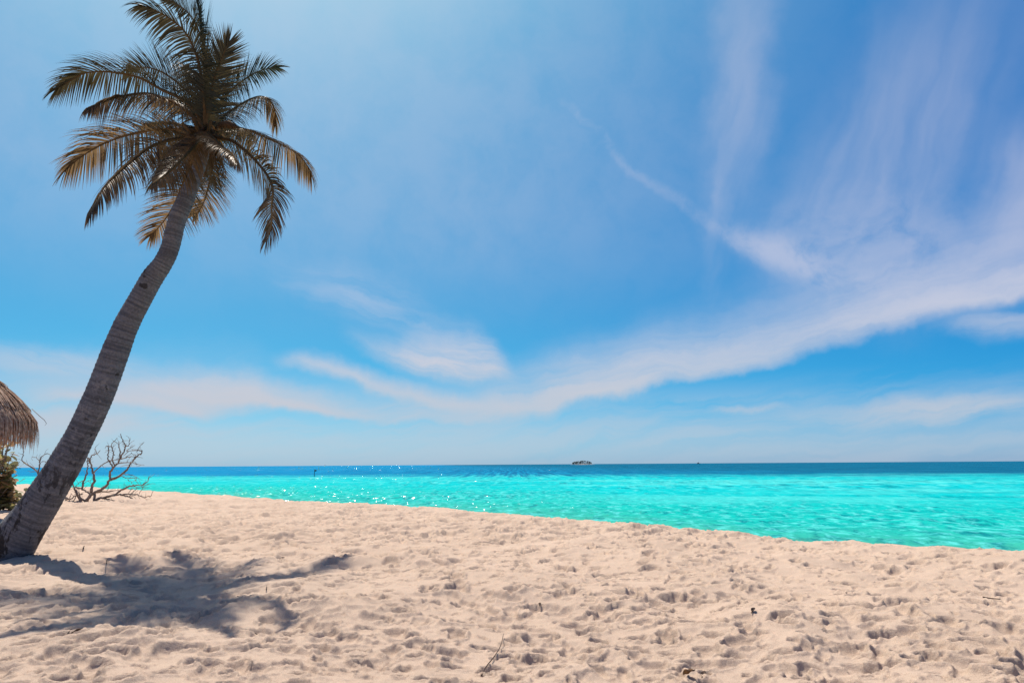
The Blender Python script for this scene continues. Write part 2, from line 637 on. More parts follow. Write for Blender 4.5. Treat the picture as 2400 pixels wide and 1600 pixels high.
M_SAND = mat_sand()
M_SEA = mat_sea()
M_TRUNK = mat_trunk()
M_GREEN = mat_leaf("green_frond", (0.040, 0.042, 0.022), (0.024, 0.026, 0.016), (0.085, 0.065, 0.026), 0.26, 0.32, 0.022)
M_BROWN = mat_leaf("browning_frond", (0.070, 0.050, 0.026), (0.038, 0.030, 0.017), (0.34, 0.215, 0.10), 0.34, 0.32, 0.022)
M_RACHIS = mat_plain("frond_stalk", (0.115, 0.072, 0.035), (0.065, 0.047, 0.024), 12, 0.8, 0.0, 0.0)
M_FIBRE = mat_leaf("palm_fibre", (0.10, 0.062, 0.032), (0.05, 0.033, 0.018), (0.24, 0.125, 0.05), 0.25, 0.6, 0.01, 6.0)
M_THATCH = mat_leaf("dry_thatch", (0.60, 0.42, 0.31), (0.27, 0.160, 0.110), (0.36, 0.18, 0.11), 0.25, 0.5, 0.02, 9.0)
M_THATCH_DARK = mat_plain("thatch_underside", (0.10, 0.07, 0.05), (0.06, 0.04, 0.03), 10, 0.9)
M_SHRUB = mat_leaf("shrub_leaf", (0.17, 0.165, 0.075), (0.09, 0.10, 0.045), (0.42, 0.37, 0.15), 0.42, 0.3, 0.03, 2.5)
M_SHRUB2 = mat_leaf("shrub_leaf_brown", (0.30, 0.19, 0.11), (0.18, 0.13, 0.065), (0.45, 0.27, 0.13), 0.40, 0.35, 0.03, 2.5)
M_DEAD = mat_plain("dead_wood", (0.30, 0.235, 0.185), (0.15, 0.115, 0.092), 9, 0.9, 0.01)
M_TWIG = mat_plain("dark_twig", (0.055, 0.032, 0.022), (0.030, 0.018, 0.013), 30, 0.8)
M_DRY = mat_leaf("dry_leaf", (0.26, 0.13, 0.045), (0.10, 0.055, 0.025), (0.35, 0.17, 0.05), 0.25, 0.3, 0.05, 25.0)
M_POLE = mat_plain("weathered_pole", (0.02, 0.05, 0.06), (0.015, 0.035, 0.04), 5, 0.8)
M_BOAT = mat_plain("boat_paint", (0.03, 0.06, 0.08), (0.02, 0.04, 0.06), 2, 0.6)
M_ISLE_SAND = mat_plain("island_sand", (0.42, 0.36, 0.30), (0.36, 0.31, 0.26), 0.05, 0.9)
M_ISLE_TREE = mat_plain("island_trees", (0.028, 0.048, 0.044), (0.050, 0.070, 0.062), 0.15, 0.9)

# ------------------------------------------------------------------ beach
SEA_Z = -0.6
edge_px = [(-400, 1141), (51, 1133), (347, 1151), (612, 1168), (920, 1186), (1200, 1207), (1500, 1232), (1800, 1258), (2100, 1282), (2400, 1301), (2700, 1320)]
crest = sorted((on_plane(px, py).x, on_plane(px, py).y) for px, py in edge_px)
crest_x = np.array([c[0] for c in crest])
crest_y = np.array([c[1] for c in crest])


def shore_dist(x, y):
    """metres beyond the crest of the beach (positive towards the sea)"""
    yc = np.interp(x, crest_x, crest_y)
    yc = np.where(x < crest_x[0], crest_y[0] + (crest_x[0] - x) * 0.55, yc)
    yc = np.where(x > crest_x[-1], crest_y[-1] - (x - crest_x[-1]) * 0.35, yc)
    sl = np.interp(x, crest_x, np.gradient(crest_y, crest_x))
    return (y - yc) / np.sqrt(1 + np.clip(sl, -1.5, 1.5) ** 2)


TAB = rng.random((256, 256)).astype(np.float32) * 2 - 1


def vnoise(x, y, seed=0):
    ix, iy = np.floor(x).astype(np.int64), np.floor(y).astype(np.int64)
    fx, fy = (x - ix).astype(np.float32), (y - iy).astype(np.float32)
    fx = fx * fx * fx * (fx * (fx * 6 - 15) + 10)
    fy = fy * fy * fy * (fy * (fy * 6 - 15) + 10)
    ix += seed * 37
    iy += seed * 91
    a = TAB[ix & 255, iy & 255]; b = TAB[(ix + 1) & 255, iy & 255]
    c = TAB[ix & 255, (iy + 1) & 255]; d = TAB[(ix + 1) & 255, (iy + 1) & 255]
    return (a * (1 - fx) + b * fx) * (1 - fy) + (c * (1 - fx) + d * fx) * fy


def build_ground():
    rs = [0.4, 1.0, 1.8, 2.6, 3.2]
    while rs[-1] < 62:
        rs.append(rs[-1] + 0.0135 * (rs[-1] / 5) ** 1.25)
    while rs[-1] < 420:
        rs.append(rs[-1] * 1.12)
    rs = np.array(rs)
    half = math.radians(44)
    fine = np.linspace(-half, half, 1040)
    coarse = np.linspace(half, 2 * math.pi - half, 74)[1:-1]
    th = np.concatenate([fine, coarse])
    nr, nt_ = len(rs), len(th)
    R, T = np.meshgrid(rs, th, indexing='ij')
    X, Y = R * np.sin(T), R * np.cos(T)
    dr = np.gradient(rs)[:, None] * np.ones_like(T)
    d = shore_dist(X, Y)
    d = d + 0.25 * vnoise(X * 0.9, Y * 0.9, 5) + 0.10 * vnoise(X * 3.1, Y * 3.1, 6)

    Z = np.zeros_like(X)

    def oct(wl, amp, seed, rot=0.0, aniso=1.0, ridge=False):
        c, s = math.cos(rot), math.sin(rot)
        u = (X * c + Y * s) / wl
        v = (-X * s + Y * c) / (wl * aniso)
        w = np.clip(wl / (2.2 * dr) - 0.6, 0, 1)
        q = vnoise(u, v, seed)
        if ridge:
            q = 0.5 - np.abs(q)
        return q * amp * w

    Z += oct(5.0, 0.05, 1) + oct(2.1, 0.055, 2, 0.5) + oct(0.95, 0.058, 3, 1.1)
    Z += oct(0.50, 0.044, 4, 0.3) + oct(0.29, 0.020, 7, 2.0, 1.0, True) + oct(0.16, 0.010, 8, 0.8)
    Z += oct(0.085, 0.0045, 9, 1.7) + oct(0.05, 0.0025, 10, 0.2)

    # crumbly patches where damp sand was kicked up
    patch = np.clip(vnoise(X * 1.1, Y * 1.1, 17) * 2.2 + vnoise(X * 3.0, Y * 3.0, 18) - 0.35, 0, 1)
    Z += patch * (oct(0.11, 0.020, 15, 0.4, 1.0, True) + oct(0.06, 0.010, 16, 1.3, 1.0, True))
    # foot pits in loose dry sand
    pits = []
    known = [(1640, 1545, .34), (1688, 1553, .42), (1495, 1506, .26), (1385, 1462, .22), (1425, 1585, .5), (1145, 1505, .28), (1345, 1520, .26),
             (1185, 1340, .22), (1170, 1400, .36), (1060, 1340, .2), (1225, 1385, .25), (1355, 1362, .26), (1435, 1365, .22), (1575, 1355, .26), (1620, 1362, .24),
             (1210, 1580, .2), (1650, 1408, .28), (1620, 1405, .26), (1495, 1392, .24), (1555, 1388, .3), (1295, 1415, .22), (1440, 1420, .22),
             (320, 1537, .34), (360, 1550, .3), (670, 1480, .26), (880, 1370, .2), (660, 1533, .3), (690, 1543, .3), (560, 1590, .3), (150, 1553, .24), (300, 1460, .2),
             (1960, 1398, .32), (1820, 1398, .3), (2028, 1415, .36), (1965, 1460, .3), (1845, 1437, .28), (2220, 1393, .24), (2200, 1422, .24), (1765, 1490, .28),
             (1895, 1560, .32), (1610, 1558, .3), (2245, 1560, .4), (2265, 1505, .3), (2310, 1525, .34), (2320, 1480, .3), (2375, 1490, .36), (2000, 1525, .3),
             (2330, 1420, .28), (2215, 1500, .26), (1640, 1372, .2), (1890, 1388, .24), (1740, 1425, .2), (2130, 1365, .26), (2320, 1345, .24), (1720, 1328, .22),
             (905, 1400, .2), (1000, 1500, .28), (1240, 1535, .22), (1525, 1542, .24), (1740, 1370, .2), (470, 1480, .2), (210, 1385, .45), (60, 1365, .3), (2060, 1470, .34)]
    for px, py, s in known:
        p = on_plane(px, py)
        pits.append((p.x, p.y, s * 0.5, random.uniform(0.42, 0.62), random.uniform(-0.5, 0.5), random.uniform(0.04, 0.062)))
    # walking tracks
    for k in range(110):
        x, y = random.uniform(-20, 16), random.uniform(3.0, 36)
        hd = random.choice([0.35, -0.5, 2.7]) + random.uniform(-0.6, 0.6)
        for i in range(random.randint(8, 34)):
            hd += random.uniform(-0.10, 0.10)
            x += math.cos(hd) * 0.62
            y += math.sin(hd) * 0.62
            sd = 0.11 if i % 2 else -0.11
            pits.append((x - math.sin(hd) * sd, y + math.cos(hd) * sd, random.uniform(0.13, 0.19), random.uniform(0.42, 0.62), hd + random.uniform(-0.25, 0.25), random.uniform(0.04, 0.085)))
    for k in range(15000):
        y = 3.0 + 40 * random.random() ** 0.95
        x = random.uniform(-0.85, 0.85) * y
        pits.append((x, y, 0.042 + 0.11 * random.random() ** 1.7, random.uniform(0.45, 0.9), random.uniform(0, math.pi), random.uniform(0.022, 0.08) * (0.75 + 0.03 * min(y, 15))))
    # broad trampled hollows
    for k in range(4200):
        y = 14.0 + 32 * random.random() ** 1.1
        x = random.uniform(-0.85, 0.85) * y
        pits.append((x, y, random.uniform(0.18, 0.40), random.uniform(0.4, 0.8), random.uniform(-0.6, 0.6), random.uniform(0.05, 0.10)))
    dth = fine[1] - fine[0]
    BO = np.zeros_like(Z)
    RI = np.zeros_like(Z)
    nfine = len(fine)
    for (px, py, a, ratio, ang, dep) in pits:
        dep = min(dep * 1.05, a * ratio * 0.88)
        r0 = math.hypot(px, py)
        t0 = math.atan2(px, py)
        if r0 < 2.8 or abs(t0) > half * 1.02 or r0 > 60:
            continue
        ext = a * 1.9
        i0, i1 = np.searchsorted(rs, [r0 - ext, r0 + ext])
        j0 = max(0, int((t0 - ext / r0 + half) / dth))
        j1 = min(nfine, int((t0 + ext / r0 + half) / dth) + 2)
        if i1 <= i0 or j1 <= j0:
            continue
        xx = X[i0:i1, j0:j1] - px
        yy = Y[i0:i1, j0:j1] - py
        c, s = math.cos(ang), math.sin(ang)
        u = (xx * c + yy * s) / a
        v = (-xx * s + yy * c) / (a * ratio)
        q = np.sqrt(u * u + v * v)
        wob = 0.22 * vnoise((xx + px) * 9, (yy + py) * 9, 12) + 0.07 * vnoise((xx + px) * 30, (yy + py) * 30, 13)
        q = q * (1 + wob)
        bowl = -np.clip(1.0 - q ** 2.8, 0, 1) * dep
        rim = np.exp(-((q - 1.18) / 0.24) ** 2) * dep * 0.42
        # sand is heaved up on the side the foot pushed from
        rim *= 0.7 + 0.7 * np.clip(-u, -1, 1) * 0.7
        clod = np.exp(-((q - 1.25) / 0.35) ** 2) * 0.012 * np.clip(vnoise((xx + px) * 26, (yy + py) * 26, 14), -0.2, 1)
        w = np.clip(a / (1.6 * dr[i0:i1, j0:j1]) , 0, 1)
        BO[i0:i1, j0:j1] = np.minimum(BO[i0:i1, j0:j1], bowl * w)
        RI[i0:i1, j0:j1] = np.maximum(RI[i0:i1, j0:j1], (rim + clod) * w)

    Z += BO + RI * np.clip(1 + BO / 0.03, 0, 1)

    relief = np.clip((d + 1.0) / 1.5, 0, 1)
    Z *= 1 - 0.55 * relief
    Z += 0.035 * np.exp(-((d + 0.3) / 0.5) ** 2)
    # fall to the water and on under it
    dd = np.clip(d, 0, None)
    Z -= np.minimum(dd * 0.20 + 0.25 * np.clip(dd, 0, 0.6) ** 2, 0.6 + dd * 0.06)
    Z = np.maximum(Z, -6.0)
    co = np.stack([X, Y, Z], -1).reshape(-1, 3)
    i = np.arange(nr - 1)[:, None]
    j = np.arange(nt_)[None, :]
    j2 = (j + 1) % nt_
    fa = np.stack([i * nt_ + j, (i + 1) * nt_ + j, (i + 1) * nt_ + j2, i * nt_ + j2], -1).reshape(-1, 4)
    # leave out the far sea bed, which the water hides
    dmax = d[:-1, :].ravel()
    fa = fa[dmax < 14]
    co = np.concatenate([co, [[0, 0, 0]]])
    me = np_mesh("beach", co, fa)
    # close the middle
    me.materials.append(M_SAND)
    o = link("beach", me)
    tag(o, "pale pinkish sand beach trampled with footprints", None, None, 'structure')

    def zat(x, y):
        r, t = math.hypot(x, y), math.atan2(x, y)
        i = int(np.clip(np.searchsorted(rs, r), 1, nr - 1))
        f = (r - rs[i - 1]) / (rs[i] - rs[i - 1])
        if abs(t) < half:
            jf = (t + half) / dth
            j = int(jf)
            g = jf - j
            j = min(j, nfine - 2)
            a = Z[i - 1, j] * (1 - g) + Z[i - 1, j + 1] * g
            b = Z[i, j] * (1 - g) + Z[i, j + 1] * g
            return float(a * (1 - f) + b * f)
        j = int(np.argmin(np.abs(th - (t if t > half else t + 2 * math.pi))))
        return float(Z[i - 1, j] * (1 - f) + Z[i, j] * f)
    return zat


GZ = build_ground()


def build_sea():
    rs = [9.0]
    while rs[-1] < 90:
        rs.append(rs[-1] + 0.07 * (rs[-1] / 12) ** 1.1)
    while rs[-1] < 400:
        rs.append(rs[-1] * 1.03)
    while rs[-1] < 45000:
        rs.append(rs[-1] * 1.18)
    rs = np.array(rs)
    half = math.radians(44)
    th = np.concatenate([np.linspace(-half, half, 500), np.linspace(half, 2 * math.pi - half, 60)[1:-1]])
    nr, nt_ = len(rs), len(th)
    R, T = np.meshgrid(rs, th, indexing='ij')
    X, Y = R * np.sin(T), R * np.cos(T)
    dr = np.gradient(rs)[:, None] * np.ones_like(T)
    d = shore_dist(X, Y)
    Z = np.full_like(X, SEA_Z)

    def wv(wl, amp, seed, rot, aniso):
        c, s = math.cos(rot), math.sin(rot)
        u = (X * c + Y * s) / (wl * aniso)
        v = (-X * s + Y * c) / wl
        w = np.clip(wl / (2.2 * dr) - 0.6, 0, 1)
        return (0.5 - np.abs(vnoise(u, v, seed))) * amp * w
    W = wv(2.6, 0.13, 21, -0.15, 2.6) + wv(1.1, 0.075, 22, 0.1, 2.4) + wv(0.5, 0.030, 23, -0.05, 2.2) + wv(6.0, 0.14, 24, -0.25, 3.0)
    Z += W
    co = np.stack([X, Y, Z], -1).reshape(-1, 3)
    i = np.arange(nr - 1)[:, None]
    j = np.arange(nt_)[None, :]
    j2 = (j + 1) % nt_
    fa = np.stack([i * nt_ + j, (i + 1) * nt_ + j, (i + 1) * nt_ + j2, i * nt_ + j2], -1).reshape(-1, 4)
    dm = np.maximum(d[:-1, :], d[1:, :]).ravel()
    fa = fa[dm > 0.8]
    me = np_mesh("sea", co, fa)
    at1 = me.attributes.new('shore', 'FLOAT', 'POINT')
    at1.data.foreach_set('value', (d - 2.0).ravel().astype(np.float32))
    # the reef edge, where the bottom drops away, runs slightly away to the left
    reef = Y - (128.0 - 0.30 * X)
    at2 = me.attributes.new('reef', 'FLOAT', 'POINT')
    at2.data.foreach_set('value', np.clip(reef, -500, 5000).ravel().astype(np.float32))
    at3 = me.attributes.new('wave', 'FLOAT', 'POINT')
    at3.data.foreach_set('value', W.ravel().astype(np.float32))
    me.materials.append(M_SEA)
    o = link("sea", me)
    tag(o, "turquoise lagoon turning deep blue beyond the reef", None, None, 'structure')


build_sea()

# ------------------------------------------------------------------ coconut palm
PY = 12.2
base = at(8, 1300, PY)
base.z = 0.0
palm = empty("palm_tree", (base.x, base.y, 0.0), "tall coconut palm leaning right with dark brownish fronds and a bare grey trunk", "palm tree")


def build_palm():
    cl = [(-22, 1340), (8, 1300), (73, 1212), (130, 1124), (151, 1090), (188, 1020), (217, 960), (243, 900), (269, 830), (297, 760), (330, 700), (358, 650), (381, 618), (399, 580), (414, 520), (425, 491), (436, 466), (452, 428), (463, 402), (474, 366), (481, 335), (484, 305)]
    wd = [125, 110, 86, 73, 69, 62, 61, 60, 58, 54, 50, 47, 42, 40, 38, 38, 37, 32, 29, 28, 27, 22]
    n = 340
    pts3 = [at(x, y, PY - 0.15 * (1300 - y) / 1000) for x, y in cl]
    pts, tot = catmull(pts3, n)
    ys = np.array([p[1] for p in cl][::-1], float)
    ws = np.array(wd[::-1], float)
    rr = []
    al = []
    for i, p in enumerate(pts):
        q = p - Vector((0, 0, CAM_H))
        depth = q.dot(fwd)
        py = 800 - q.dot(up2) / depth * F
        w = float(np.interp(py, ys, ws)) / F * depth / 2
        rr.append(w)
        al.append(tot * i / (n - 1))
    # trunk: ringed surface with leaf scars
    ns = 40
    vs, vals = [], []
    ref = Vector((1, 0, 0))
    for i, p in enumerate(pts):
        t = (pts[min(i + 1, n - 1)] - pts[max(i - 1, 0)]).normalized()
        ref = (ref - t * ref.dot(t)).normalized()
        b = t.cross(ref)
        for k in range(ns):
            a = 2 * math.pi * k / ns
            ca, sa = math.cos(a), math.sin(a)
            s = al[i] + 0.035 * math.sin(a + 0.6) + 0.02 * math.sin(2 * a + al[i])
            ph = (s / 0.085 + 0.35 * math.sin(s * 2.3)) % 1.0
            scar = (ph ** 2) * 0.011 - 0.004
            nz = float(vnoise(np.array([ca * 1.3 + 7 + al[i] * 0.6]), np.array([sa * 1.3 + 3 + al[i] * 1.6]), 31)[0])
            nz2 = float(vnoise(np.array([ca * 4 + 7 + al[i] * 3]), np.array([sa * 4 + 3 + al[i] * 5]), 32)[0])
            low = max(0.0, 1 - al[i] / 3.0)
            r = rr[i] * (1 + 0.045 * nz + 0.02 * nz2 * (0.4 + low)) + scar * (0.9 - 0.4 * low)
            vs.append(p + (ref * ca + b * sa) * r)
            vals.append(al[i])
    fs = [(i * ns + k, i * ns + (k + 1) % ns, (i + 1) * ns + (k + 1) % ns, (i + 1) * ns + k) for i in range(n - 1) for k in range(ns)]
    mb = MB()
    mb.add(vs, fs, vals)
    mb.build("trunk", M_TRUNK, palm)

    hub = at(482, 308, PY - 0.15)
    hubpx = (482, 308)
    # (stalk points in the photograph, depth of the tip, leaflet length, droop, brown)
    fr = [
        ([(478, 240), (466, 150), (440, 85), (407, 51), (370, 28), (330, 12), (296, 12)], -1.0, 0.72, 0.28, 0),
        ([(486, 230), (482, 150), (470, 85), (443, 33), (405, 6), (365, -12)], 1.6, 0.75, 0.02, 0),
        ([(482, 230), (480, 150), (476, 90), (468, 40), (458, -20)], 0.8, 0.75, 0.0, 0),
        ([(492, 240), (503, 185), (516, 148), (532, 108), (551, 72)], -0.6, 0.62, 0.0, 0),
        ([(472, 262), (450, 225), (407, 187), (372, 166), (339, 158), (309, 161), (283, 178)], 2.2, 0.66, 0.05, 0),
        ([(462, 268), (430, 235), (378, 210), (333, 185), (288, 173), (235, 168), (193, 174), (155, 196), (107, 223)], 0.6, 0.72, 0.22, 0),
        ([(455, 278), (425, 250), (388, 232), (348, 220), (306, 222), (259, 233), (214, 249), (178, 266)], -3.0, 0.62, 0.42, 1),
        ([(434, 305), (378, 303), (333, 309), (288, 320), (247, 335), (208, 356), (175, 380), (135, 417)], 1.0, 0.75, 0.26, 1),
        ([(437, 322), (392, 330), (348, 347), (306, 380), (273, 410), (247, 436), (223, 472), (205, 502), (194, 522)], -3.0, 0.72, 0.30, 1),
        ([(466, 328), (446, 353), (416, 383), (384, 412), (343, 440)], -3.4, 0.68, 0.35, 1),
        ([(458, 350), (440, 400), (422, 448), (401, 493), (376, 528), (340, 565)], 3.2, 0.68, 0.12, 1),
        ([(488, 350), (494, 390), (490, 430), (479, 470), (466, 495), (445, 512)], 4.4, 0.60, 0.12, 1),
        ([(511, 322), (544, 330), (580, 357), (610, 389), (631, 419), (640, 448), (636, 487), (637, 523), (628, 556), (609, 590)], -3.4, 0.62, 0.22, 1),
        ([(509, 308), (547, 300), (586, 307), (631, 326), (669, 344), (699, 362), (722, 392), (736, 432)], 3.2, 0.66, 0.40, 1),
        ([(505, 292), (526, 271), (556, 250), (586, 233), (612, 226), (632, 235), (643, 255), (646, 285), (641, 315)], 3.0, 0.52, 0.40, 1),
        ([(498, 270), (515, 240), (541, 212), (571, 188), (601, 170), (634, 160), (672, 158)], 2.6, 0.52, 0.12, 0),
        ([(494, 262), (505, 225), (522, 195), (545, 172), (572, 160)], 3.4, 0.55, 0.15, 0),
        ([(506, 330), (522, 345), (545, 362), (556, 392)], -3.4, 0.52, 0.30, 1),
        ([(482, 345), (488, 372), (500, 410), (512, 440)], 3.4, 0.52, 0.30, 0),
        ([(470, 275), (452, 252), (430, 238), (400, 232)], 3.2, 0.6, 0.2, 0),
        ([(476, 260), (470, 215), (455, 175), (430, 150)], 3.2, 0.65, 0.1, 0),
        ([(496, 300), (525, 292), (556, 296), (590, 312)], 4.2, 0.6, 0.3, 0),
        ([(455, 300), (420, 292), (380, 290), (340, 296)], 3.2, 0.6, 0.3, 0),
        ([(468, 330), (440, 352), (400, 372), (372, 398)], 2.0, 0.6, 0.3, 1),
    ]
    zup = Vector((0, 0, 1))
    for fi, (px, dy, Lm, droop, brown) in enumerate(fr):
        rnd = random.Random(100 + fi)
        allpx = [hubpx] + px
        seglen = [0.0]
        for a, b in zip(allpx[:-1], allpx[1:]):
            seglen.append(seglen[-1] + math.hypot(b[0] - a[0], b[1] - a[1]))
        p3 = []
        for (x, y), s in zip(allpx, seglen):
            u = s / seglen[-1]
            p3.append(at(x, y, hub.y + dy * (u * 1.25 - 0.25 * u * u)))
        N = 80
        pts, tot = catmull(p3, 120)
        cut = max(0.80, 1 - 0.24 / tot)
        pts, tot = catmull([pts[int(i * cut * 119 / 23)] for i in range(24)], N)
        mb = MB()
        rad = [0.034 * (1 - i / (N - 1)) ** 0.8 + 0.004 + (0.03 * max(0, 1 - i / 9.0) ** 2) for i in range(N)]
        mb.tube(pts[::2] + [pts[-1]], rad[::2] + [rad[-1]], 6)
        mat = M_BROWN if brown else M_GREEN
        fo = mb.build("frond", M_RACHIS, palm)
        lb = MB()
        tipdir = pts[-1] - pts[0]
        rad_in = Vector((-tipdir.x, -tipdir.y, 0))
        if rad_in.length > 0.01:
            rad_in.normalize()
        twist = {0: .5, 1: 1.2, 2: .8, 3: .6, 4: 1.3, 5: .7, 6: .5, 7: .8, 8: .7, 10: .6, 11: .9, 12: .6, 13: .6, 14: .7, 15: 1.4, 16: 1.2}.get(fi, .4)
        cnt = int(62 + 44 * tot / 2.6)
        Lm *= 1.16
        ph = rnd.uniform(0, 6)
        for side in (-1, 1):
            for k in range(cnt):
                s = 0.13 + 0.87 * (k + rnd.uniform(-0.35, 0.35)) / (cnt - 1)
                s = min(max(s, 0.12), 0.998)
                f = s * (N - 1)
                i = min(int(f), N - 2)
                p = pts[i].lerp(pts[i + 1], f - i)
                t = (pts[min(i + 2, N - 1)] - pts[max(i - 1, 0)]).normalized()
                nn = zup + rad_in * 0.7 + Vector((0, twist, 0))
                nn = (nn - t * nn.dot(t))
                if nn.length < 0.05:
                    nn = Vector((0, -1, 0.1))
                nn.normalize()
                b = t.cross(nn) * side
                al_ = math.radians(float(np.interp(s, [0.12, 0.5, 0.85, 1.0], [74, 58, 38, 12])))
                clump = math.sin(s * 31 + ph + side) * 0.10 + math.sin(s * 67 + ph * 2) * 0.07
                al_ *= 1 + clump + rnd.uniform(-0.07, 0.07)
                d = (t * math.cos(al_) + b * math.sin(al_) + nn * rnd.uniform(-0.02, 0.22) - zup * (droop * 1.3)).normalized()
                L = Lm * (p.y / 12.05) * float(np.interp(s, [0.12, 0.28, 0.6, 0.85, 1.0], [0.5, 0.95, 1.0, 0.78, 0.5])) * rnd.uniform(0.86, 1.08)
                if rnd.random() < 0.04:
                    L *= 0.5
                w = 0.034 * rnd.uniform(0.8, 1.15)
                dr_ = droop * rnd.uniform(0.7, 1.4)
                wn = t - d * t.dot(d)
                wn.normalize()
                keel = d.cross(wn)
                if keel.dot(nn) < 0:
                    keel = -keel
                q = p.copy()
                nseg = 5
                vv = []
                for j in range(nseg + 1):
                    u = j / nseg
                    ww = w * (0.55 + 0.6 * u if u < 0.35 else 0.76 * (1 - u) / 0.65 + 0.02)
                    vv += [q + wn * ww * 0.5 - keel * ww * 0.22, q, q - wn * ww * 0.5 - keel * ww * 0.22]
                    q = q + d * (L / nseg)
                    d = (d + Vector((0, 0, -1)) * dr_ * (0.6 + u)).normalized()
                ff = []
                for j in range(nseg):
                    o = j * 3
                    ff += [(o, o + 1, o + 4, o + 3), (o + 1, o + 2, o + 5, o + 4)]
                lb.add(vv, ff, s, rnd.random())
        lo = lb.build("leaflets", mat, fo)
        tag(lo, kind='stuff')

    # fibrous sheath and old stalk stubs round the growing point
    mb = MB()
    rnd = random.Random(5)
    for k in range(150):
        a = rnd.uniform(0, 2 * math.pi)
        h0 = rnd.uniform(-0.05, 0.35)
        r0 = rnd.uniform(0.05, 0.17)
        p = hub + Vector((math.cos(a) * r0, math.sin(a) * r0, -h0 + 0.1))
        d = Vector((math.cos(a) * 0.5, math.sin(a) * 0.5, -0.45 + rnd.uniform(-0.5, 0.4))).normalized()
        L = rnd.uniform(0.25, 0.75)
        w = rnd.uniform(0.015, 0.06)
        sd = d.cross(Vector((0, 0, 1))).normalized()
        vv = []
        for j in range(6):
            u = j / 5
            ww = w * (1 - u * 0.8)
            vv += [p + sd * ww, p - sd * ww]
            p = p + d * (L / 5)
            d = (d + Vector((0, 0, -0.22)) + Vector((rnd.uniform(-.12, .12), rnd.uniform(-.12, .12), 0))).normalized()
        mb.add(vv, [(2 * j, 2 * j + 1, 2 * j + 3, 2 * j + 2) for j in range(5)])
    fs_ = mb.build("fibre_sheath", M_FIBRE, palm)
    # old stalk stubs
    for k in range(9):
        a = k * 0.72 + 0.3
        mb = MB()
        d = Vector((math.cos(a), math.sin(a), 0.75))
        p0 = hub + Vector((0, 0, -0.22)) + Vector((math.cos(a), math.sin(a), 0)) * 0.10
        mb.tube([p0, p0 + d * 0.16, p0 + d * 0.33], [0.05, 0.038, 0.026], 6)
        mb.build("stalk_stub", M_RACHIS, palm)
    # closed flower sheath pointing out to the right
    mb = MB()
    p = [at(506, 300, hub.y - 0.2), at(520, 293, hub.y - 0.3), at(536, 292, hub.y - 0.35), at(548, 296, hub.y - 0.4), at(558, 299, hub.y - 0.4)]
    mb.tube(p, [0.02, 0.06, 0.075, 0.045, 0.006], 8)
    mb.build("flower_sheath", M_FIBRE, palm)


build_palm()


